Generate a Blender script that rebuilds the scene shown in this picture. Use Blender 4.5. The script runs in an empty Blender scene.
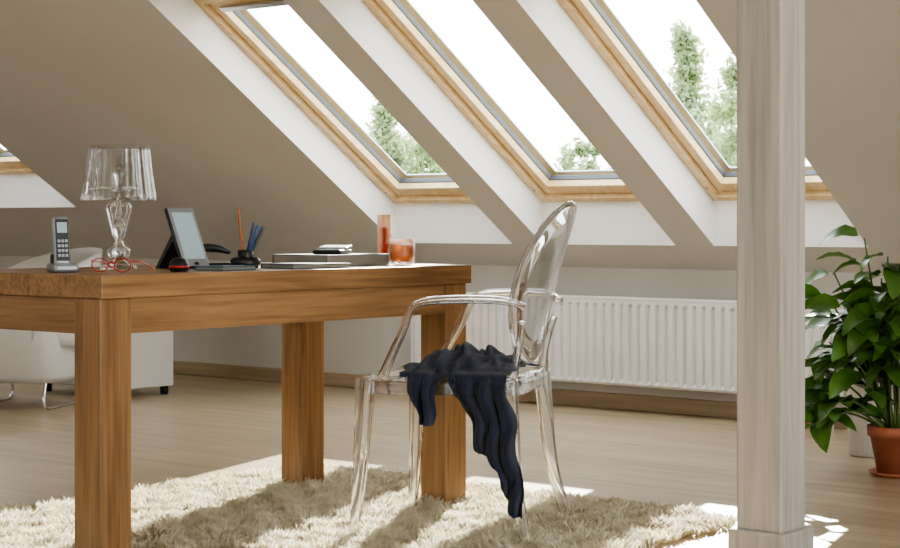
import bpy, math, random
import numpy as np
from mathutils import Vector, Matrix
random.seed(7); rng=np.random.default_rng(7)
scene=bpy.context.scene
col=scene.collection
FZ=-.016   # finished floor level

# ---------------------------------------------------------------- materials
def mat(name, color=(.5,.5,.5), rough=.5, metal=0, spec=.5, trans=0, ior=1.45, coat=0, sheen=0, bump=0, bscale=50, vary=0, vscale=4, emis=None):
    m=bpy.data.materials.new(name); m.use_nodes=True
    nt=m.node_tree; b=nt.nodes['Principled BSDF']
    b.inputs['Base Color'].default_value=(*color,1)
    b.inputs['Roughness'].default_value=rough
    b.inputs['Metallic'].default_value=metal
    b.inputs['Specular IOR Level'].default_value=spec
    b.inputs['Transmission Weight'].default_value=trans
    b.inputs['IOR'].default_value=ior
    b.inputs['Coat Weight'].default_value=coat
    b.inputs['Sheen Weight'].default_value=sheen
    tc=nt.nodes.new('ShaderNodeTexCoord')
    if vary>0:
        n=nt.nodes.new('ShaderNodeTexNoise'); n.inputs['Scale'].default_value=vscale; n.inputs['Detail'].default_value=5
        nt.links.new(tc.outputs['Object'],n.inputs['Vector'])
        r=nt.nodes.new('ShaderNodeValToRGB')
        r.color_ramp.elements[0].position=.3; r.color_ramp.elements[1].position=.7
        r.color_ramp.elements[0].color=(*[c*(1-vary) for c in color],1)
        r.color_ramp.elements[1].color=(*[min(1,c*(1+vary)) for c in color],1)
        nt.links.new(n.outputs['Fac'],r.inputs['Fac']); nt.links.new(r.outputs['Color'],b.inputs['Base Color'])
    if bump>0:
        n=nt.nodes.new('ShaderNodeTexNoise'); n.inputs['Scale'].default_value=bscale; n.inputs['Detail'].default_value=4
        nt.links.new(tc.outputs['Object'],n.inputs['Vector'])
        bp=nt.nodes.new('ShaderNodeBump'); bp.inputs['Strength'].default_value=bump; bp.inputs['Distance'].default_value=.01
        nt.links.new(n.outputs['Fac'],bp.inputs['Height']); nt.links.new(bp.outputs['Normal'],b.inputs['Normal'])
    return m

def wood(name,c1,c2,axis='Y',rough=.45,fine=60,stretch=.06,bump=.15,c3=None):
    m=bpy.data.materials.new(name); m.use_nodes=True
    nt=m.node_tree; b=nt.nodes['Principled BSDF']; b.inputs['Roughness'].default_value=rough
    tc=nt.nodes.new('ShaderNodeTexCoord'); mp=nt.nodes.new('ShaderNodeMapping')
    s=[1,1,1]; s['XYZ'.index(axis)]=stretch; mp.inputs['Scale'].default_value=s
    nt.links.new(tc.outputs['Object'],mp.inputs['Vector'])
    n1=nt.nodes.new('ShaderNodeTexNoise'); n1.inputs['Scale'].default_value=fine; n1.inputs['Detail'].default_value=6; n1.inputs['Distortion'].default_value=.4
    n2=nt.nodes.new('ShaderNodeTexNoise'); n2.inputs['Scale'].default_value=fine*.13; n2.inputs['Detail'].default_value=3; n2.inputs['Distortion'].default_value=1.2
    for n in(n1,n2): nt.links.new(mp.outputs[0],n.inputs['Vector'])
    mx=nt.nodes.new('ShaderNodeMix'); mx.data_type='FLOAT'; mx.inputs[0].default_value=.5
    nt.links.new(n1.outputs['Fac'],mx.inputs[2]); nt.links.new(n2.outputs['Fac'],mx.inputs[3])
    r=nt.nodes.new('ShaderNodeValToRGB'); e=r.color_ramp.elements
    e[0].position=.36; e[0].color=(*c1,1); e[1].position=.62; e[1].color=(*c2,1)
    nt.links.new(mx.outputs[0],r.inputs['Fac']); nt.links.new(r.outputs['Color'],b.inputs['Base Color'])
    bp=nt.nodes.new('ShaderNodeBump'); bp.inputs['Strength'].default_value=bump; bp.inputs['Distance'].default_value=.003
    nt.links.new(mx.outputs[0],bp.inputs['Height']); nt.links.new(bp.outputs['Normal'],b.inputs['Normal'])
    return m

def acrylic(name,color=(.97,.98,.99),tr=.35,ior=1.4):
    m=bpy.data.materials.new(name); m.use_nodes=True; nt=m.node_tree
    nt.nodes.remove(nt.nodes['Principled BSDF']); out=nt.nodes['Material Output']
    g=nt.nodes.new('ShaderNodeBsdfGlass'); g.inputs['Color'].default_value=(*color,1); g.inputs['IOR'].default_value=ior; g.inputs['Roughness'].default_value=0.01
    t=nt.nodes.new('ShaderNodeBsdfTransparent'); t.inputs['Color'].default_value=(*color,1)
    mx=nt.nodes.new('ShaderNodeMixShader'); mx.inputs[0].default_value=tr
    nt.links.new(g.outputs[0],mx.inputs[1]); nt.links.new(t.outputs[0],mx.inputs[2]); nt.links.new(mx.outputs[0],out.inputs[0])
    return m

def pane(name):
    m=bpy.data.materials.new(name); m.use_nodes=True; nt=m.node_tree
    nt.nodes.remove(nt.nodes['Principled BSDF']); out=nt.nodes['Material Output']
    g=nt.nodes.new('ShaderNodeBsdfGlossy'); g.inputs['Roughness'].default_value=.02
    t=nt.nodes.new('ShaderNodeBsdfTransparent'); t.inputs['Color'].default_value=(.95,.98,.97,1)
    mx=nt.nodes.new('ShaderNodeMixShader'); mx.inputs[0].default_value=.06
    nt.links.new(t.outputs[0],mx.inputs[1]); nt.links.new(g.outputs[0],mx.inputs[2]); nt.links.new(mx.outputs[0],out.inputs[0])
    return m

M={}
M['wall']=mat('wall_plaster',(.57,.545,.505),.9,spec=.2,bump=.08,bscale=120,vary=.03,vscale=2)
M['reveal']=mat('reveal_white',(.83,.80,.77),.8,spec=.2)
M['pine']=wood('pine_frame',(.60,.41,.20),(.76,.59,.35),'Y',.4,40,.08)
M['gasket']=mat('gasket_dark',(.08,.085,.09),.5)
M['alu']=mat('aluminium',(.55,.58,.6),.35,metal=1)
M['glass']=pane('window_glass')
M['tabY']=wood('oak_long',(.175,.088,.034),(.37,.21,.092),'Y',.38,70,.05)
M['tabZ']=wood('oak_upright',(.165,.083,.032),(.36,.20,.086),'Z',.4,70,.05)
M['tabX']=wood('oak_cross',(.155,.078,.030),(.33,.185,.080),'X',.4,70,.05)
M['post']=wood('whitewashed_wood',(.33,.31,.275),(.56,.525,.47),'Z',.65,55,.04,bump=.4)
M['base']=wood('baseboard_wood',(.30,.22,.14),(.44,.33,.22),'X',.45,40,.05)
M['acryl']=acrylic('clear_acrylic',(.985,.99,1.0),.20,1.45)
M['acryl2']=acrylic('clear_acrylic_lamp',(.97,.97,.98),.30,1.45)
M['shade']=acrylic('clear_acrylic_shade',(.93,.93,.93),.78,1.45)
M['rad']=mat('radiator_enamel',(.74,.72,.69),.35)
M['white']=mat('white_lacquer',(.62,.60,.57),.35)
M['chrome']=mat('chrome',(.8,.8,.8),.12,metal=1)
M['black']=mat('black_plastic',(.012,.012,.014),.35)
M['scarf']=mat('scarf_fabric',(.022,.028,.055),.9,spec=.2,sheen=.2,bump=.6,bscale=300)
M['silver']=mat('silver_plastic',(.30,.32,.34),.35,metal=.4)
M['terra']=mat('terracotta',(.38,.13,.075),.6,vary=.15,vscale=12)
M['soil']=mat('soil',(.03,.02,.012),1)
M['ceramic']=mat('white_ceramic',(.60,.58,.54),.4)
M['leaf']=mat('leaf_green',(.075,.17,.03),.33,vary=.5,vscale=9)
M['stem']=mat('stem_green',(.10,.16,.04),.5)
M['red']=mat('red_plastic',(.45,.03,.02),.3)
M['orange']=mat('pencil_orange',(.40,.13,.03),.4)
M['blue']=mat('pen_blue',(.03,.09,.25),.3)
M['navy']=mat('book_cover_dark',(.06,.07,.08),.5)
M['grey']=mat('book_cover_grey',(.09,.095,.09),.5)
M['paper']=mat('paper',(.25,.24,.21),.8)
M['teal']=mat('notebook_teal',(.03,.11,.16),.5)
M['screen']=mat('screen_pale',(.45,.60,.68),.15,coat=.4)
M['candle']=mat('amber_wax',(.72,.22,.06),.25,coat=.5,trans=.35)
M['redglass']=mat('red_wax',(.55,.04,.025),.25,coat=.5,trans=.1)
M['clearglass']=acrylic('clear_glass',(.96,.96,.97),.4,1.3)
M['bark']=mat('bark',(.20,.17,.14),.9)
M['grass']=mat('grass',(.10,.16,.05),1,vary=.3,vscale=.5)

def translucent(name,c0,c1,fac,scale,lo=.35,hi=.65):
    m=bpy.data.materials.new(name); m.use_nodes=True; nt=m.node_tree
    nt.nodes.remove(nt.nodes['Principled BSDF']); out=nt.nodes['Material Output']
    d=nt.nodes.new('ShaderNodeBsdfDiffuse'); t=nt.nodes.new('ShaderNodeBsdfTranslucent'); mx=nt.nodes.new('ShaderNodeMixShader')
    tc=nt.nodes.new('ShaderNodeTexCoord'); n=nt.nodes.new('ShaderNodeTexNoise'); n.inputs['Scale'].default_value=scale; n.inputs['Detail'].default_value=4
    nt.links.new(tc.outputs['Object'],n.inputs['Vector'])
    r=nt.nodes.new('ShaderNodeValToRGB'); r.color_ramp.elements[0].color=(*c0,1); r.color_ramp.elements[1].color=(*c1,1)
    r.color_ramp.elements[0].position=lo; r.color_ramp.elements[1].position=hi
    nt.links.new(n.outputs['Fac'],r.inputs['Fac'])
    for s in(d,t): nt.links.new(r.outputs['Color'],s.inputs['Color'])
    mx.inputs[0].default_value=fac
    nt.links.new(d.outputs[0],mx.inputs[1]); nt.links.new(t.outputs[0],mx.inputs[2]); nt.links.new(mx.outputs[0],out.inputs[0])
    return m
M['tree']=translucent('tree_foliage',(.17,.23,.12),(.36,.44,.24),.5,1.2)  # pale greens: outdoor haze is mixed into the leaf colour
M['rug']=translucent('rug_wool',(.56,.51,.39),(.82,.77,.63),.45,25)

def floormat():
    m=bpy.data.materials.new('floor_planks'); m.use_nodes=True; nt=m.node_tree; b=nt.nodes['Principled BSDF']
    b.inputs['Roughness'].default_value=.30
    tc=nt.nodes.new('ShaderNodeTexCoord')
    br=nt.nodes.new('ShaderNodeTexBrick'); br.inputs['Scale'].default_value=1; br.inputs['Brick Width'].default_value=1.3; br.inputs['Row Height'].default_value=.13
    br.inputs['Mortar Size'].default_value=.0014; br.inputs['Color1'].default_value=(.41,.31,.20,1); br.inputs['Color2'].default_value=(.48,.375,.25,1); br.inputs['Mortar'].default_value=(.22,.16,.10,1)
    nt.links.new(tc.outputs['Object'],br.inputs['Vector'])
    mp=nt.nodes.new('ShaderNodeMapping'); mp.inputs['Scale'].default_value=(.06,1,1); nt.links.new(tc.outputs['Object'],mp.inputs['Vector'])
    n=nt.nodes.new('ShaderNodeTexNoise'); n.inputs['Scale'].default_value=30; n.inputs['Detail'].default_value=6; nt.links.new(mp.outputs[0],n.inputs['Vector'])
    mx=nt.nodes.new('ShaderNodeMix'); mx.data_type='RGBA'; mx.blend_type='OVERLAY'; mx.inputs[0].default_value=.5
    nt.links.new(br.outputs['Color'],mx.inputs[6]); nt.links.new(n.outputs['Fac'],mx.inputs[7]); nt.links.new(mx.outputs[2],b.inputs['Base Color'])
    return m
M['floor']=floormat()

# ---------------------------------------------------------------- geometry helpers
def obj(name,verts,faces,m,parent=None,smooth=False,loc=(0,0,0),rot=(0,0,0)):
    me=bpy.data.meshes.new(name); me.from_pydata([tuple(v) for v in verts],[],[tuple(f) for f in faces]); me.update()
    if isinstance(m,(list,tuple)):
        for x in m: me.materials.append(x)
    else: me.materials.append(m)
    o=bpy.data.objects.new(name,me); col.objects.link(o); o.location=loc; o.rotation_euler=rot
    if parent: o.parent=parent
    if smooth: me.polygons.foreach_set('use_smooth',[True]*len(me.polygons))
    return o
def empty(name,loc=(0,0,0),rz=0):
    e=bpy.data.objects.new(name,None); col.objects.link(e); e.location=loc; e.rotation_euler=(0,0,rz); e.empty_display_size=.1
    return e
def bevel(o,w=.003,s=2):
    b=o.modifiers.new('bevel','BEVEL'); b.width=w; b.segments=s; b.limit_method='ANGLE'; return o
BF=[(0,3,2,1),(4,5,6,7),(0,1,5,4),(1,2,6,5),(2,3,7,6),(3,0,4,7)]
def box(name,lo,hi,m,parent=None,bw=.003,**k):
    x0,y0,z0=lo;x1,y1,z1=hi
    v=[(x0,y0,z0),(x1,y0,z0),(x1,y1,z0),(x0,y1,z0),(x0,y0,z1),(x1,y0,z1),(x1,y1,z1),(x0,y1,z1)]
    o=obj(name,v,BF,m,parent,**k)
    if bw: bevel(o,bw)
    return o
def cr(pts,n=8):
    P=[Vector(p) for p in pts]; P=[2*P[0]-P[1]]+P+[2*P[-1]-P[-2]]; out=[]
    for i in range(1,len(P)-2):
        for k in range(n):
            t=k/n; a,b,c,d=P[i-1],P[i],P[i+1],P[i+2]
            out.append(.5*((2*b)+(-a+c)*t+(2*a-5*b+4*c-d)*t*t+(-a+3*b-3*c+d)*t**3))
    out.append(P[-2]); return out
def sweep(name,pts,sizes,m,parent=None,ref=(0,0,1),n=8,ns=16,pw=2.0,caps=True):
    path=cr(pts,n); S=cr([(s[0],s[1],0) for s in sizes],n)
    V=[];F=[];ref=Vector(ref)
    for i,p in enumerate(path):
        t=(path[min(i+1,len(path)-1)]-path[max(i-1,0)]).normalized()
        side=t.cross(ref)
        if side.length<1e-3: side=t.cross(Vector((1,0,0)))
        side.normalize(); up=side.cross(t).normalized()
        for k in range(ns):
            a=2*math.pi*k/ns; c,s=math.cos(a),math.sin(a)
            cx=math.copysign(abs(c)**(2/pw),c); sy=math.copysign(abs(s)**(2/pw),s)
            V.append(p+side*cx*S[i].x+up*sy*S[i].y)
    L=len(path)
    for i in range(L-1):
        for k in range(ns):
            F.append((i*ns+k,i*ns+(k+1)%ns,(i+1)*ns+(k+1)%ns,(i+1)*ns+k))
    if caps:
        F.append(tuple(range(ns-1,-1,-1))); F.append(tuple((L-1)*ns+k for k in range(ns)))
    return obj(name,V,F,m,parent,smooth=True)
def lathe(name,prof,m,parent=None,n=40,loc=(0,0,0),flute=0,nf=24,smooth=True,close=False,flz=None):
    V=[];F=[]
    for i,(r,z) in enumerate(prof):
        for k in range(n):
            a=2*math.pi*k/n; rr=r*(1+flute*math.cos(nf*a)) if (flz is None or flz(i)) else r
            V.append((rr*math.cos(a),rr*math.sin(a),z))
    L=len(prof)
    for i in range(L-1):
        for k in range(n): F.append((i*n+k,i*n+(k+1)%n,(i+1)*n+(k+1)%n,(i+1)*n+k))
    if close:
        for k in range(n): F.append(((L-1)*n+k,(L-1)*n+(k+1)%n,(k+1)%n,k))
    else:
        if prof[0][0]>1e-5: F.append(tuple(range(n-1,-1,-1)))
        if prof[-1][0]>1e-5: F.append(tuple((L-1)*n+k for k in range(n)))
    return obj(name,V,F,m,parent,smooth=smooth,loc=loc)

# ---------------------------------------------------------------- room
YW=7.04; T=.655; ZK=.66
XL,XR=-10.5,3.0; YR=2.0; YB=2*YR-YW
def zs(y): return ZK+(YW-y)*T
pitch=math.atan(T); cp,sp=math.cos(pitch),math.sin(pitch)
DV=.211
wins=[(-8.95,-8.20,6.57,4.95),(-5.985,-5.225,6.866,5.147),(-5.040,-4.290,6.866,5.147),(-4.088,-3.338,6.866,5.147)]
box('floor',(XL-.1,YB-.1,FZ-.12),(XR+.1,YW+.1,FZ),M['floor'],bw=0)
box('wall_back',(XL,YW,FZ),(XR,YW+.12,ZK),M['wall'],bw=0)
box('wall_front',(XL,YB-.12,FZ),(XR,YB,ZK),M['wall'],bw=0)
def slope(name,ops,mir=False):
    V=[];F=[]
    def quad(a,b,c,d):
        i=len(V); V.extend([a,b,c,d]); F.append((i,i+1,i+2,i+3))
    def P(x,y): return (x,(2*YR-y) if mir else y,zs(y))
    xs=sorted(set([XL,XR]+[o[0] for o in ops]+[o[1] for o in ops]))
    for a,b in zip(xs[:-1],xs[1:]):
        o=[q for q in ops if q[0]<=a+1e-6 and q[1]>=b-1e-6]
        seg=[(YR,o[0][3]),(o[0][2],YW)] if o else [(YR,YW)]
        for y0,y1 in seg: quad(P(a,y0),P(b,y0),P(b,y1),P(a,y1))
    return obj(name,V,F,M['wall'])
slope('ceiling_slope_back',wins)
fill_wins=[(-9.0,-8.0,6.0,4.2),(-5.6,-4.6,6.0,4.2),(-2.2,-1.2,6.0,4.2)]  # invented skylights behind the camera, added to let in sky fill
slope('ceiling_slope_front',fill_wins,True)
def gable(name,x,hole):
    y0,y1,z0,z1=hole
    V=[(x,YB,FZ),(x,YW,FZ),(x,YW,ZK),(x,YR,zs(YR)),(x,YB,ZK),(x,y0,z0),(x,y1,z0),(x,y1,z1),(x,y0,z1)]
    F=[(0,1,6,5),(1,2,7,6),(2,3,8,7),(3,4,8),(4,0,5,8)]
    return obj(name,V,F,M['wall'])
gable('wall_right',XR,(-.5,4.9,.3,2.2))  # large opening out of view, added so sky light fills the room
V=[(XL,YB,FZ),(XL,YW,FZ),(XL,YW,ZK),(XL,YR,zs(YR)),(XL,YB,ZK)]
obj('wall_left',V,[(0,1,2,3,4)],M['wall'])
wg=empty('window_8')  # frame of the added gable opening that brings in fill light
for i,(a,b) in enumerate([((-.5,.3),(4.9,.36)),((-.5,2.14),(4.9,2.2)),((-.5,.36),(-.44,2.14)),((4.84,.36),(4.9,2.14)),((2.17,.36),(2.23,2.14))]):
    box('frame_%d'%i,(XR-.03,a[0],a[1]),(XR+.05,b[0],b[1]),M['pine'],wg)

def skylight(idx,x0,x1,yb,yt):
    p=empty('window_%d'%idx)
    zb=zs(yb)
    yft=yt+DV/T
    R=[(x0,yb,zb),(x1,yb,zb),(x1,yb,zb+DV),(x0,yb,zb+DV),(x0,yft,zs(yt)),(x1,yft,zs(yt)),(x1,yt,zs(yt)),(x0,yt,zs(yt))]
    obj('lining',R,[(0,1,2,3),(0,3,4,7),(1,6,5,2),(4,5,6,7)],M['reveal'],p)
    L=(yb-yft)/cp
    W=x1-x0
    o=Vector((x0,yb,zb+DV)); U=Vector((1,0,0)); Vv=Vector((0,-cp,sp)); N=Vector((0,sp,cp))
    def sb(name,u0,u1,v0,v1,n0,n1,m,bw=.003):
        vs=[o+U*a+Vv*b+N*c for a,b,c in [(u0,v0,n0),(u1,v0,n0),(u1,v1,n0),(u0,v1,n0),(u0,v0,n1),(u1,v0,n1),(u1,v1,n1),(u0,v1,n1)]]
        ob=obj(name,vs,BF,m,p)
        if bw: bevel(ob,bw)
    def ring(nm,off,w,n0,n1,m,bt=0):
        a=off
        sb(nm+'_left',a,a+w,a,L-a,n0,n1,m); sb(nm+'_right',W-a-w,W-a,a,L-a,n0,n1,m)
        sb(nm+'_bottom',a+w,W-a-w,a,a+w+bt,n0,n1,m); sb(nm+'_top',a+w,W-a-w,L-a-w-bt,L-a,n0,n1,m)
    ring('frame',0,.036,-.012,.10,M['pine'])
    ring('sash',.039,.045,.010,.070,M['pine'],.02)
    ring('gasket',.082,.006,.045,.072,M['gasket'],.02)
    ring('cladding',0,.09,.102,.112,M['alu'],.0)
    g=[o+U*a+Vv*b+N*.058 for a,b in((.085,.10),(W-.085,.10),(W-.085,L-.10),(.085,L-.10))]
    obj('glass',g,[(0,1,2,3)],M['glass'],p)
    sb('vent_bar',.10,W-.10,L-.105,L-.075,-.008,.012,M['alu'])
    for sx_ in(.018,W-.018): sb('corner_screw',sx_-.004,sx_+.004,.10,.108,-.014,-.011,M['gasket'],0)
for i,w in enumerate(wins): skylight(i+1,*w)
for i,(x0,x1,y1,y0) in enumerate(fill_wins):
    p=empty('window_%d'%(i+5))  # frames for the added fill skylights, never in view
    for nm,a,b,c,d in [('l',x0,x0+.06,y0,y1),('r',x1-.06,x1,y0,y1),('b',x0,x1,y1-.06,y1),('t',x0,x1,y0,y0+.06)]:
        vs=[(x,2*YR-y,zs(y)+dz) for dz in(-.02,.08) for x,y in((a,c),(b,c),(b,d),(a,d))]
        obj('frame_'+nm,vs,BF,M['pine'],p)
box('baseboard_back',(XL,YW-.018,FZ),(XR,YW,.060),M['base'],bw=.004)

# ---------------------------------------------------------------- post
p=empty('wooden_post',(-2.243-.0675,4.107+.0675,0))
w=.0675
box('shaft',(-w,-w,.064),(w,w,zs(4.25)+.0),M['post'],p,.006)
box('plinth',(-w-.017,-w-.017,FZ),(w+.017,w+.017,.066),M['post'],p,.006)

# ---------------------------------------------------------------- radiator
p=empty('radiator')
rx0,rx1=-5.91,-3.51; ry0,ry1=6.90,6.985; rz0,rz1=.112,.526
n=48; V=[];F=[]
pr=[]
pt=(rx1-rx0-.02)/n
for i in range(n):
    b=rx0+.01+i*pt
    for t,d in((0,.016),(.12,.016),(.26,0),(.74,0),(.88,.016)): pr.append((b+t*pt,d))
pr.append((rx1-.01,.016))
zl=[(rz0,.010),(rz0+.012,.0),(rz0+.03,None),(rz1-.045,None),(rz1-.028,0),(rz1-.012,.0)]
for z,dd in zl:
    for x,d in pr: V.append((x,ry0+(d if dd is None else dd),z))
m_=len(pr)
for j in range(len(zl)-1):
    for i in range(m_-1): F.append((j*m_+i,j*m_+i+1,(j+1)*m_+i+1,(j+1)*m_+i))
obj('front_panel',V,F,M['rad'],p,smooth=False)
box('back_panel',(rx0+.01,ry1-.02,rz0+.01),(rx1-.01,ry1,rz1-.02),M['rad'],p)
box('side_left',(rx0,ry0-.002,rz0+.01),(rx0+.012,ry1,rz1),M['rad'],p,.004)
box('side_right',(rx1-.012,ry0-.002,rz0+.01),(rx1,ry1,rz1),M['rad'],p,.004)
box('top_edge_front',(rx0,ry0-.002,rz1-.014),(rx1,ry0+.014,rz1),M['rad'],p,.004)
box('top_edge_back',(rx0,ry1-.014,rz1-.014),(rx1,ry1,rz1),M['rad'],p,.004)
V=[];F=[]
for i in range(120):
    x=rx0+.02+i*(rx1-rx0-.04)/120; k=len(V)
    V+= [(x,ry0+.012,rz1-.012),(x+.004,ry0+.012,rz1-.012),(x+.004,ry1-.012,rz1-.012),(x,ry1-.012,rz1-.012),(x,ry0+.012,rz1-.003),(x+.004,ry0+.012,rz1-.003),(x+.004,ry1-.012,rz1-.003),(x,ry1-.012,rz1-.003)]
    F+= [tuple(q+k for q in f) for f in BF]
obj('grille',V,F,M['rad'],p)
for x in(rx0+.3,rx1-.3): box('bracket',(x,ry1,rz0+.05),(x+.03,YW-.001,rz1-.06),M['rad'],p)
for nm,xx in(('pipe',rx1-.04),('pipe_return',rx1-.09)):
    sweep(nm,[(xx,ry0+.05,FZ),(xx,ry0+.05,.06),(xx,ry0+.05,rz0+.02)],[(.008,.008)]*3,M['rad'],p,ref=(0,1,0))

# ---------------------------------------------------------------- rug
RZ=FZ+.0095
p=empty('shag_rug',(0,0,FZ))
X0,X1,Y0,Y1=-4.44,-2.62,2.1,4.62
def inside(x,y):
    r=.20
    wob=.02*np.sin(x*17+1)+.02*np.sin(y*13)+.012*np.sin((x+y)*41)
    dx=np.maximum(np.maximum(X0+r-x,x-X1+r),0); dy=np.maximum(np.maximum(Y0+r-y,y-Y1+r),0)
    return np.sqrt(dx*dx+dy*dy)<r+wob
V=[];
nb=80
for k in range(nb):
    a=2*math.pi*k/nb; c,s=math.cos(a),math.sin(a); e=10
    q=(abs(c)**e+abs(s)**e)**(-1/e)
    V.append(((X0+X1)/2+c*q*(X1-X0-.06)/2,(Y0+Y1)/2+s*q*(Y1-Y0-.06)/2,.0005))
V+= [(a,b,.009) for a,b,c in V]
F=[tuple(range(nb-1,-1,-1)),tuple(range(nb,2*nb))]+[(k,(k+1)%nb,nb+(k+1)%nb,nb+k) for k in range(nb)]
obj('backing',V,F,M['rug'],p)
NT=110000
x=rng.uniform(X0,X1,NT); y=rng.uniform(Y0,Y1,NT); k=inside(x,y)
x=x[k];y=y[k]; n=len(x)
lx=np.sin(x*23+np.sin(y*19)*2)+.7*np.sin(y*47+x*11)+rng.normal(0,.8,n)
ly=np.cos(y*21+np.sin(x*17)*2)+.7*np.sin(x*43-y*9)+rng.normal(0,.8,n)
h=.024+.010*np.sin(x*31+y*7)*np.sin(y*29-x*5)+rng.normal(0,.005,n); h=np.clip(h,.010,.05)
lean=.013
wd=.0032
ang=rng.uniform(0,2*np.pi,n); ax=np.cos(ang)*wd; ay=np.sin(ang)*wd
vs=np.zeros((n,5,3))
vs[:,0]=np.stack([x-ax,y-ay,np.full(n,.007)],1); vs[:,1]=np.stack([x+ax,y+ay,np.full(n,.007)],1)
mx_=x+lx*lean*.35; my_=y+ly*lean*.35
vs[:,2]=np.stack([mx_+ax,my_+ay,.008+h*.6],1); vs[:,3]=np.stack([mx_-ax,my_-ay,.008+h*.6],1)
vs[:,4]=np.stack([x+lx*lean,y+ly*lean,.008+h],1)
base=(np.arange(n)*5)[:,None]
fq=base+np.array([[0,1,2,3]]); ft=base+np.array([[3,2,4]])
me=bpy.data.meshes.new('pile'); me.vertices.add(n*5); me.vertices.foreach_set('co',vs.ravel())
loops=np.concatenate([fq,ft],1).ravel(); me.loops.add(len(loops)); me.loops.foreach_set('vertex_index',loops.astype(np.int32))
me.polygons.add(2*n); st=(np.arange(n)*7)[:,None]+np.array([[0,4]]); me.polygons.foreach_set('loop_start',st.ravel().astype(np.int32))
me.update(calc_edges=True); me.validate(); me.materials.append(M['rug'])
o=bpy.data.objects.new('pile',me); col.objects.link(o); o.parent=p

# ---------------------------------------------------------------- table
TX0,TX1,TY0,TY1=-4.20,-3.481,2.865,4.335
p=empty('oak_table')
TT=.746; ov=.012; lw=.103
for i in range(5):
    a=TX0-ov+i*(TX1-TX0+2*ov)/5; b=a+(TX1-TX0+2*ov)/5
    box('top_plank_%d'%(i+1),(a,TY0-.004,TT-.058),(b-.0006,TY1+ov,TT),M['tabY'],p,.002)
for i,(a,b) in enumerate([(TX0,TY0),(TX1-lw,TY0),(TX0,TY1-lw),(TX1-lw,TY1-lw)]):
    box('leg_%d'%(i+1),(a,b,RZ),(a+lw,b+lw,TT-.0585),M['tabZ'],p,.004)
az0,az1=.596,TT-.0585
box('apron_right',(TX1-.034,TY0+lw,az0),(TX1-.004,TY1-lw,az1),M['tabY'],p,.002)
box('apron_left',(TX0+.004,TY0+lw,az0),(TX0+.034,TY1-lw,az1),M['tabY'],p,.002)
box('apron_front',(TX0+lw,TY0+.004,az0),(TX1-lw,TY0+.034,az1),M['tabX'],p,.002)
box('apron_back',(TX0+lw,TY1-.034,az0),(TX1-lw,TY1-.004,az1),M['tabX'],p,.002)

# ---------------------------------------------------------------- armchair
CH=(-3.200,3.968,RZ); CR=math.radians(200.9)
p=empty('transparent_armchair',CH,CR)
A=M['acryl']
def outline(n=64,off=0):
    pts=[]
    for k in range(n):
        a=2*math.pi*k/n; c,s=math.cos(a),math.sin(a); e=7
        q=(abs(c)**e+abs(s)**e)**(-1/e)
        X=c*q; Y=s*q
        x_=X*(.222-off)+.010
        hw=.215+.032*X-off
        pts.append((x_,Y*hw))
    return pts
o1=outline(); o2=outline(off=.014); n=64
zt=.458; zb=.405
V=[(x,y,zb) for x,y in o1]+[(x,y,zt-.004) for x,y in o1]+[(x*.985,y*.985,zt) for x,y in o1]
o3=outline(off=.05)
V+=[(x,y,zt-.006) for x,y in o3]+[(0,0,zt-.012)]
V+=[(x,y,zb) for x,y in o2]+[(x,y,zt-.022) for x,y in o2]+[(0,0,zt-.026)]
F=[]
def rg(a,b): 
    for k in range(n): F.append((a+k,a+(k+1)%n,b+(k+1)%n,b+k))
rg(0,n); rg(n,2*n); rg(2*n,3*n)
c=4*n
for k in range(n): F.append((3*n+k,3*n+(k+1)%n,c))
i5=4*n+1
rg(i5+n,i5); rg(i5,0)
for k in range(n): F.append((i5+n+(k+1)%n,i5+n+k,i5+2*n))
obj('seat',V,F,A,p,smooth=True)
for s,nm in((1,'near'),(-1,'far')):
    sweep('front_leg_'+nm,[(.214,s*.222,.452),(.218,s*.226,.38),(.228,s*.234,.18),(.242,s*.245,.0)],[(.026,.026),(.024,.024),(.018,.018),(.012,.012)],A,p,ref=(1,0,0),pw=4)
    sweep('back_leg_'+nm,[(-.19,s*.17,.450),(-.195,s*.175,.38),(-.215,s*.19,.18),(-.255,s*.222,.0)],[(.022,.024),(.021,.022),(.015,.018),(.011,.014)],A,p,ref=(1,0,0),pw=4)
    sweep('back_stile_'+nm,[(-.195,s*.165,.452),(-.203,s*.150,.50),(-.214,s*.150,.55),(-.228,s*.175,.61)],[(.020,.016),(.015,.012),(.013,.010),(.011,.009)],A,p,ref=(1,0,0),pw=3)
    sweep('armrest_'+nm,[(-.238,s*.195,.655),(-.19,s*.235,.672),(-.08,s*.268,.676),(.02,s*.274,.668),(.062,s*.270,.645),(.092,s*.262,.58),(.13,s*.248,.51),(.158,s*.238,.452)],
          [(.012,.010),(.016,.010),(.019,.010),(.020,.010),(.019,.011),(.015,.012),(.015,.013),(.018,.016)],A,p,ref=(0,s*.25,1),pw=3)
def bx(z): 
    t=(z-.46)/.48; return -.200-.085*t-.035*t*t
V=[];F=[]; rings=[(0,.005),(.35,.005),(.7,.005),(.90,.005),(.95,.010),(1.0,.010),(1.025,.0)]
nn=64; zc=.715; rw,rh=.205,.228
def cup(y): return .035*(y/.2)**2
for side in(1,-1):
    for r,th in rings:
        for k in range(nn):
            a=2*math.pi*k/nn; yy=r*rw*math.sin(a); zz=zc+r*rh*math.cos(a)
            V.append((bx(zz)+cup(yy)+side*th,yy,zz))
R=len(rings)
for sd in range(2):
    for j in range(R-1):
        for k in range(nn):
            a=(sd*R+j)*nn+k; b=(sd*R+j)*nn+(k+1)%nn; f=(a,b,b+nn,a+nn)
            F.append(f if sd==0 else f[::-1])
oo=obj('oval_back',V,F,A,p,smooth=True)
import bmesh
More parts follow.
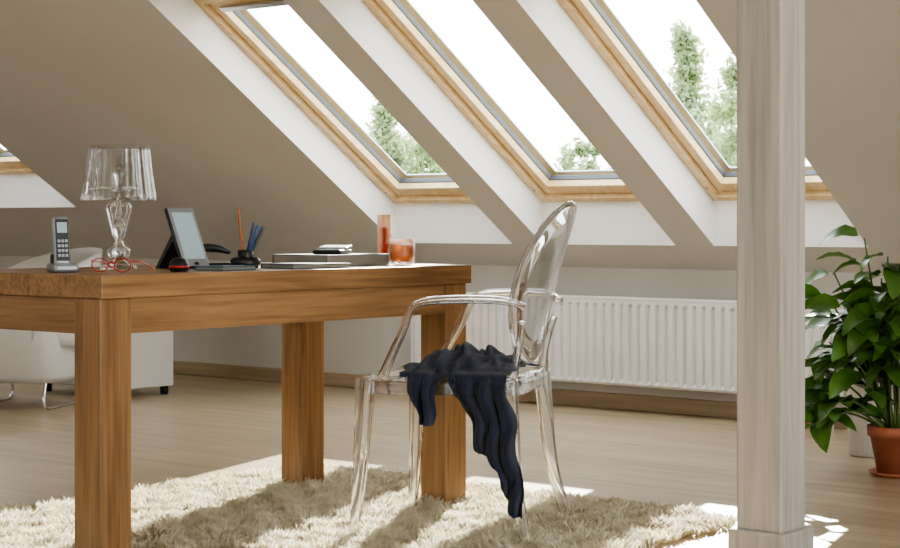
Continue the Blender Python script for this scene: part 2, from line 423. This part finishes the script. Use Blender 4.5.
bm=bmesh.new(); bm.from_mesh(oo.data); bmesh.ops.remove_doubles(bm,verts=bm.verts,dist=1e-5); bmesh.ops.recalc_face_normals(bm,faces=bm.faces); bm.to_mesh(oo.data); bm.free()

# scarf draped on the seat
q=empty('dark_scarf',CH,CR)
nu,nv=100,120; V=[];F=[]
def hang(x):
    def sm(a,b,t): t=max(0,min(1,(t-a)/(b-a))); return t*t*(3-2*t)
    A_=.13*sm(.075,.05,x)*sm(-.03,.0,x)
    B_=(.20+.17*sm(-.08,-.17,x))*sm(-.035,-.06,x)
    return .012+A_+B_
for i in range(nu+1):
    u=i/nu; x0_=.10-u*.31
    H=hang(x0_); Ls=.30; S=Ls+H
    for j in range(nv+1):
        s=S*j/nv
        f1=math.sin(u*38+s*9)*.5+math.sin(u*71+s*17+1)*.25; f2=math.sin(s*60+u*9)*.5+math.sin(s*33-u*21)*.5
        if s<Ls:
            t=s/Ls; y_=-.055+s*1.0; env=math.sin(math.pi*min(1,max(0,t*.97+.03)))**.6
            eu=math.sin(math.pi*min(1,max(0,u*.96+.02)))**.5
            z_=.464+.060*env*eu*(.75+.45*f2*.6+.4*f1)+.004; xx=x0_+.012*f2
            if t>.9: k=(t-.9)/.1; z_=z_*(1-k)+.470*k
            z_=max(z_,.464)
        else:
            d=s-Ls; g=min(1,d/.05); y_=.247+.018*min(1,d/.03)+.022*f1*g+.006*math.sin(d*55+u*30)*g+.010; z_=.470-d
            cxm=-.15 if x0_<-.03 else .02
            tt=d/max(H,.01); xx=x0_+ (cxm-x0_)*(.36 if x0_<-.03 else .3)*tt*min(1,H/.1) -.080*(d/.38)*(1 if x0_<-.03 else 0)+.008*math.sin(d*38)*g
        V.append((xx,y_,z_))
for i in range(nu):
    for j in range(nv):
        a=i*(nv+1)+j; F.append((a,a+1,a+nv+2,a+nv+1))
so=obj('cloth',V,F,M['scarf'],q,smooth=True)
sm_=so.modifiers.new('s','SOLIDIFY'); sm_.thickness=.004; sm_.offset=1

# ---------------------------------------------------------------- table objects
Z0=TT+.0005
p=empty('table_lamp',(-3.895,3.273,Z0))
L2=M['acryl2']
lathe('base',[(.050,0),(.052,.004),(.045,.010),(.028,.016),(.016,.026),(.012,.035)],L2,p)
lathe('stem',[(.010,.034),(.014,.045),(.018,.055),(.012,.066),(.008,.080),(.012,.094),(.018,.110),(.020,.124),(.014,.136),(.008,.146),(.012,.156),(.008,.165),(.006,.20),(.006,.22)],L2,p)
for k in range(4):
    a=k*math.pi/2+.3; c,s=math.cos(a),math.sin(a)
    prf=[(.010,.03),(.030,.035),(.034,.055),(.016,.068),(.010,.085),(.020,.10),(.026,.122),(.034,.150),(.040,.175),(.030,.188),(.018,.178)]
    sweep('scroll_%d'%k,[(c*r,s*r,z) for r,z in prf],[(.003,.004)]*len(prf),L2,p,ref=(-s,c,0),ns=8)
prof=[(.106,.196),(.104,.213),(.095,.273),(.088,.338),(.086,.350),(.0845,.350),(.0865,.338),(.0935,.273),(.1025,.213),(.1045,.196)]
lathe('shade',prof,M['shade'],p,n=216,flute=.012,nf=24,close=True)
lathe('shade_spider',[(.0,.222),(.018,.222),(.018,.226),(0,.226)],L2,p,n=16)
for k in range(3):
    a=k*2*math.pi/3; sweep('arm_%d'%k,[(0,0,.224),(.045*math.cos(a),.045*math.sin(a),.232),(.1*math.cos(a),.1*math.sin(a),.225)],[(.002,.002)]*3,L2,p,ns=6)
lathe('bulb',[(.0,.226),(.008,.228),(.009,.25),(.015,.265),(.016,.278),(.012,.29),(0,.295)],M['clearglass'],p,n=20)

p=empty('cordless_phone',(-3.788,2.99,Z0),math.radians(70))
box('cradle',(-.035,-.038,0),(.035,.038,.024),M['silver'],p,.008)
box('cradle_back',(-.026,.005,.022),(.026,.03,.05),M['black'],p,.006)
for nm,a,b,m,bw in (('handset',(-.022,-.010,.014),(.022,.014,.150),M['silver'],.009),('face',(-.018,-.0115,.030),(.018,-.0095,.142),M['black'],.001),('display',(-.014,-.0125,.105),(.014,-.0105,.134),M['screen'],.001)):
    o=box(nm,a,b,m,p,bw); o.rotation_euler=(math.radians(-8),0,0)
for r_ in range(4):
    for c_ in range(3):
        o=box('key',(-.014+c_*.010,-.0130,.040+r_*.013),(-.006+c_*.010,-.0105,.048+r_*.013),M['silver'],p,.001); o.rotation_euler=(math.radians(-8),0,0)

p=empty('reading_glasses',(-3.66,3.05,Z0),math.radians(20))
for s in(-1,1):
    pts=[(s*.034+.025*math.cos(a),0,.020+.018*math.sin(a)) for a in np.linspace(0,2*math.pi,13)]
    sweep('rim_%d'%(s+1),pts,[(.0016,.0022)]*13,M['red'],p,ref=(0,1,0),ns=8,n=3)
    sweep('temple_%d'%(s+1),[(s*.060,0,.030),(s*.064,.04,.028),(s*.062,.09,.018),(s*.058,.125,.003)],[(.0014,.0022)]*4,M['red'],p,ns=8)
sweep('bridge',[(-.010,0,.024),(0,0,.028),(.010,0,.024)],[(.0016,.0022)]*3,M['red'],p,ns=8)

p=empty('computer_mouse',(-3.60,3.235,Z0),math.radians(60))
lathe('body',[(0.0,0),(.022,0),(.027,.008),(.026,.022),(.019,.033),(.009,.038),(0,.039)],M['black'],p,n=32)
lathe('ring',[(.027,.010),(.0285,.012),(.0275,.016),(.026,.016)],M['red'],p,n=32)

# photo frame leaning
p=empty('digital_photo_frame',(-3.765,3.45,Z0),math.radians(90))
pr_=empty('tilt',(0,0,.004)); pr_.parent=p; pr_.rotation_euler=(math.radians(-24),0,0)
box('body',(-.050,-.003,0),(.050,.010,.188),M['black'],pr_,.004)
box('bezel',(-.048,-.006,.002),(.048,-.003,.186),M['silver'],pr_,.003)
box('screen',(-.039,-.0075,.024),(.039,-.0055,.170),M['screen'],pr_,.001)
box('button',(-.008,-.0075,.006),(.008,-.0055,.014),M['black'],pr_,.001)
V=[(-.03,.052,.10),(.03,.052,.10),(.035,.125,0.0),(-.035,.125,0.0),(-.03,.066,.108),(.03,.066,.108),(.035,.137,0.0),(-.035,.137,0.0)]
obj('easel_back',V,BF,M['black'],p)

p=empty('pen_holder',(-3.76,3.64,Z0))
lathe('tray',[(.0,0),(.040,0),(.044,.006),(.045,.022),(.038,.030),(.034,.022),(.030,.010),(0,.009)],M['black'],p,n=36)
lathe('cup',[(.016,.008),(.020,.012),(.023,.05),(.021,.052),(.018,.013),(.0,.012)],M['black'],p,n=28)
def pen(nm,a,b,m,r=.0036):
    a=Vector(a);b=Vector(b); sweep(nm,[a,a.lerp(b,.1),a.lerp(b,.93),b],[(r*.9,r*.9),(r,r),(r,r),(r*.25,r*.25)],m,p,ref=(.3,1,0),ns=8,n=3)
pen('pencil_orange',(-.004,-.004,.014),(-.018,-.012,.172),M['orange'])
pen('pen_blue',(.004,0,.014),(.030,.022,.125),M['blue'],.005)
pen('pen_navy',(0,.006,.014),(.040,.034,.120),M['navy'],.005)
pen('pencil_blue',(-.006,.004,.014),(.010,.024,.135),M['blue'],.0035)
p=empty('black_stapler',(-3.87,3.60,Z0),math.radians(50))
sweep('arm_top',[(-.065,0,.038),(-.03,0,.056),(.02,0,.056),(.06,0,.044)],[(.010,.006),(.013,.012),(.013,.012),(.009,.006)],M['black'],p,pw=3)
sweep('arm_base',[(-.065,0,.007),(0,0,.007),(.06,0,.007)],[(.014,.006)]*3,M['black'],p,pw=4)
box('hinge',(-.06,-.011,.006),(-.035,.011,.045),M['black'],p,.004)

def book(name,c,sx,sy,h,m,rz=0,z=Z0):
    p=empty(name,(c[0],c[1],z),math.radians(rz))
    box('cover_bottom',(-sx/2,-sy/2,0),(sx/2,sy/2,.0025),m,p,.001)
    box('pages',(-sx/2+.003,-sy/2+.003,.0026),(sx/2-.004,sy/2-.003,h-.0026),M['paper'],p,0)
    box('cover_top',(-sx/2,-sy/2,h-.0025),(sx/2,sy/2,h),m,p,.001)
    box('spine',(-sx/2-.001,-sy/2,0),(-sx/2+.002,sy/2,h),m,p,.001)
book('notebook',(-3.61,3.42),.10,.15,.012,M['teal'],8)
book('notebook',(-3.59,3.72),.15,.22,.014,M['navy'],-6)
book('hardcover_book',(-3.72,3.97),.22,.30,.036,M['grey'],3)
p=empty('pocket_organizer',(-3.69,3.94,Z0+.0365),math.radians(25))
box('body',(-.045,-.06,0),(.045,.06,.014),M['black'],p,.005)
box('screen',(-.036,-.045,.0135),(.036,.0,.0150),M['screen'],p,.001)
o=box('lid',(-.045,.0,.014),(.045,.062,.021),M['silver'],p,.002); o.rotation_euler=(math.radians(6),0,0)
p=empty('votive_glass',(-3.59,4.15,Z0))
lathe('glass',[(0,0),(.030,0),(.038,.008),(.042,.025),(.041,.055),(.038,.082),(.0355,.082),(.038,.055),(.039,.026),(.034,.012),(0,.008)],M['clearglass'],p)
lathe('candle_wax',[(0,.009),(.033,.0125),(.0375,.027),(.037,.062),(0,.062)],M['candle'],p)
p=empty('tall_candle_glass',(-3.72,4.215,Z0))
lathe('glass',[(0,0),(.021,0),(.023,.005),(.0235,.158),(.021,.158),(.0205,.01),(0,.007)],M['clearglass'],p,n=32)
lathe('wax_red',[(0,.0075),(.0200,.0105),(.0203,.115),(0,.115)],M['redglass'],p,n=32)

# ---------------------------------------------------------------- plants
def leafmesh(L,W,bend,fold,n=8):
    V=[];F=[]
    for i in range(n+1):
        t=i/n; w_=W*(math.sin(math.pi*t**.75))**.85*(1-.15*t) if 0<t<1 else 0.0005
        a=bend*t; x_=L*(math.sin(a)/bend if bend else t); z_=-L*(1-math.cos(a))/bend if bend else 0
        V+=[(x_,-w_,z_+fold*w_+.003*math.sin(t*20)),(x_,-w_*.5,z_+fold*w_*.35),(x_,0,z_),(x_,w_*.5,z_+fold*w_*.35),(x_,w_,z_+fold*w_+.003*math.cos(t*19))]
    for i in range(n):
        for k in range(4): a=i*5+k; F.append((a,a+1,a+6,a+5))
    return V,F
def plant(parent,stems,leafL=(.12,.20)):
    VL=[];FL=[]
    for base,tip,nl in stems:
        base=Vector(base);tip=Vector(tip); mid=base.lerp(tip,.5)+Vector((0,0,.06))
        sweep('stem',[base,mid,tip],[(.005,.005),(.004,.004),(.003,.003)],M['stem'],parent,ref=(.2,.9,.1),ns=6,n=5)
        path=cr([base,mid,tip],10)
        for k in range(nl):
            f=.35+.65*(k+1)/nl; pnt=path[min(int(f*20),20)]
            az=random.uniform(0,2*math.pi) if k<nl-1 else math.atan2(tip.y-base.y,tip.x-base.x)
            el=random.uniform(-.35,.5); L=random.uniform(*leafL); V0,F0=leafmesh(L,L*random.uniform(.26,.34),random.uniform(.5,1.4),.30)
            mt=Matrix.Translation(pnt)@Matrix.Rotation(az,4,'Z')@Matrix.Rotation(-el,4,'Y')@Matrix.Rotation(random.uniform(-.6,.6),4,'X')@Matrix.Translation((.02,0,0))
            b=len(VL); VL+=[mt@Vector(v) for v in V0]; FL+=[tuple(q+b for q in f) for f in F0]
    obj('leaves',VL,FL,M['leaf'],parent,smooth=True)
p=empty('potted_plant',(-2.72,5.83,FZ))
lathe('saucer',[(0,0),(.085,0),(.105,.014),(.101,.016),(.083,.006),(0,.006)],M['terra'],p)
lathe('pot',[(0,.007),(.072,.007),(.098,.14),(.106,.14),(.109,.175),(.100,.178),(.095,.14),(.09,.15),(0,.15)],M['terra'],p)
lathe('soil',[(0,.152),(.090,.152),(.088,.160),(0,.165)],M['soil'],p)
st=[]
for k in range(28):
    a=random.uniform(0,2*math.pi); r=random.uniform(.03,.25); 
    st.append(((.03*math.cos(a),.03*math.sin(a),.15),(r*math.cos(a),r*math.sin(a),random.uniform(.52,.92)-r*.6),random.randint(4,6)))
for dx,dy,z in[(-.20,-.04,.36),(-.24,-.12,.24),(-.27,.0,.46),(-.16,-.12,.44),(-.30,-.08,.34),(-.22,-.18,.18),(-.26,-.16,.26),(-.20,-.02,.54),(-.30,-.14,.16),(-.24,-.06,.62)]:
    st.append(((-.03,0,.15),(dx,dy,z),6))
plant(p,st)
p=empty('tall_ribbed_vase',(-3.03,6.26,FZ))
lathe('body',[(0,0),(.080,0),(.086,.01),(.092,.20),(.088,.35),(.080,.45),(.086,.60),(.092,.62),(.084,.62),(.076,.59),(.072,.45),(.078,.2),(0,.02)],M['ceramic'],p,n=120,flute=.012,nf=30)

# ---------------------------------------------------------------- white cabinet + tub chair
p=empty('white_cabinet',(-7.27,6.02,FZ))
box('carcass',(-.34,-.17,.045),(.34,.17,.56),M['white'],p,.004)
box('top_panel',(-.35,-.185,.56),(.35,.175,.58),M['white'],p,.004)
box('door_panel',(-.335,-.185,.05),(.335,-.171,.555),M['white'],p,.003)
for sx in(-.30,.30):
    for sy in(-.14,.14): lathe('foot',[(0,0),(.02,0),(.022,.045),(0,.045)],M['black'],p,n=16,loc=(sx,sy,0))
p=empty('tub_chair',(-7.06,5.36,FZ),math.radians(25))
V=[];F=[]; nn=48; lv=[(.20,.14),(.25,.13),(.265,.16),(.27,.30),(.265,.42),(.25,.45),(.0,.455)]
for r_,z_ in lv:
    for k in range(nn):
        a=2*math.pi*k/nn; c,s=math.cos(a),math.sin(a); e=4; q_=(abs(c)**e+abs(s)**e)**(-1/e); V.append((r_*c*q_,r_*s*q_,z_))
for i in range(len(lv)-1):
    for k in range(nn): F.append((i*nn+k,i*nn+(k+1)%nn,(i+1)*nn+(k+1)%nn,(i+1)*nn+k))
F.append(tuple(range(nn-1,-1,-1)))
obj('seat_drum',V,F,M['white'],p,smooth=True)
V=[];F=[]; na=36; nz=8
for i in range(na+1):
    t=i/na; a=math.radians(-60+220*t); top=.50+.27*math.sin(math.pi*t)**.5
    for j in range(nz+1):
        z_=.30+(top-.30)*j/nz; R_=.275+.05*(z_-.30)/.45
        V.append((R_*math.cos(a)*1.05,R_*math.sin(a),z_))
for i in range(na):
    for j in range(nz): a=i*(nz+1)+j; F.append((a,a+1,a+nz+2,a+nz+1))
o=obj('back_shell',V,F,M['white'],p,smooth=True); s_=o.modifiers.new('s','SOLIDIFY'); s_.thickness=.022
for s in(-1,1):
    sweep('sled_leg_%d'%(s+1),[(s*.20,.20,.14),(s*.21,.24,.05),(s*.21,.20,.010),(s*.21,0,.010),(s*.21,-.20,.010),(s*.21,-.24,.05),(s*.20,-.20,.14)],[(.009,.009)]*7,M['chrome'],p,ref=(1,0,0),ns=10)

# ---------------------------------------------------------------- outside
box('ground_outside',(-80,9,-5.2),(40,90,-5),M['grass'],bw=0)
def tree(x,y,top,rad,hgt,seed,nleaf=12000,cone=False,ls=.065):
    r=np.random.default_rng(seed); p=empty('tree')
    sweep('trunk',[(x,y,-5),(x+.1,y,-1),(x,y,top-.3)],[(.22,.22),(.12,.12),(.01,.01)],M['bark'],p,ref=(0,1,0),n=6,ns=10)
    nc=230; C=[]
    for i in range(nc):
        t=r.uniform(0,1)**.9; z=top-.08-t*hgt
        R=rad*((t*1.0+.04) if cone else math.sqrt(max(.01,1-(1-min(t*1.9,1))**2)))*(.75+.35*math.sin(z*7+seed))
        a=r.uniform(0,2*math.pi); q=R*math.sqrt(r.uniform(.1,1)); C.append((x+q*math.cos(a),y+q*math.sin(a),z,r.uniform(.10,.26)*rad*(.35+.5*min(1,t*3))))
    C=np.array(C); idx=r.integers(0,nc,nleaf); d=r.normal(0,.6,(nleaf,3)); d[:,2]*=1.25
    P=C[idx,:3]+d*C[idx,3][:,None]
    a=r.normal(0,1,(nleaf,3)); a/=np.linalg.norm(a,axis=1)[:,None]; b=np.cross(a,r.normal(0,1,(nleaf,3))); b/=np.linalg.norm(b,axis=1)[:,None]
    s=ls*r.uniform(.5,1,nleaf)[:,None]
    V=np.stack([P-a*s,P+b*s*.45,P+a*s,P-b*s*.45],1).reshape(-1,3)
    F=np.arange(nleaf*4).reshape(-1,4)
    obj('crown',V.tolist(),F.tolist(),M['tree'],p)
def dirpt(rx,Z): 
    return (-.633*Z+.774*rx*Z, .774*Z+.633*rx*Z)
x,y=dirpt(.1335,18); tree(x,y,2.92,.95,4.5,1,cone=True)
x,y=dirpt(.168,16); tree(x,y,2.6,.85,4.5,2)
x,y=dirpt(.150,24); tree(x,y,2.6,1.4,5,6)
x,y=dirpt(.225,20); tree(x,y,2.8,1.4,5,5)
x,y=dirpt(-.038,20); tree(x,y,2.3,1.1,5,3,cone=True)
x,y=dirpt(-.016,24); tree(x,y,2.15,1.1,5,7)
x,y=dirpt(.075,22); tree(x,y,1.95,1.0,5,4)

# ---------------------------------------------------------------- light
w=bpy.data.worlds.new('sky'); scene.world=w; w.use_nodes=True; nt=w.node_tree
bg=nt.nodes['Background']; bg.inputs['Strength'].default_value=8.5
tc=nt.nodes.new('ShaderNodeTexCoord'); sx=nt.nodes.new('ShaderNodeSeparateXYZ'); nt.links.new(tc.outputs['Generated'],sx.inputs[0])
r=nt.nodes.new('ShaderNodeValToRGB'); e=r.color_ramp.elements
e[0].position=0; e[0].color=(1.0,.98,.93,1); e[1].position=.7; e[1].color=(.78,.84,.90,1)
nt.links.new(sx.outputs['Z'],r.inputs['Fac']); nt.links.new(r.outputs['Color'],bg.inputs['Color'])
sd=bpy.data.lights.new('sun','SUN'); sd.energy=26; sd.angle=math.radians(.6); sd.color=(1,.92,.78)
so_=bpy.data.objects.new('sun',sd); col.objects.link(so_)
so_.rotation_euler=Vector((.95,-1.75,-1)).to_track_quat('-Z','Y').to_euler(); so_.location=(-8,14,10)
try: scene.view_settings.look='AgX - Medium High Contrast'
except Exception as ex: print(ex)

# ---------------------------------------------------------------- camera
cd=bpy.data.cameras.new('camera'); cam=bpy.data.objects.new('camera',cd); col.objects.link(cam)
cd.sensor_width=36; cd.lens=70.4; cd.shift_y=-52/900; cd.clip_end=300
cam.location=(0,0,.881); cam.rotation_euler=(math.radians(90),0,math.radians(39.3))
scene.camera=cam
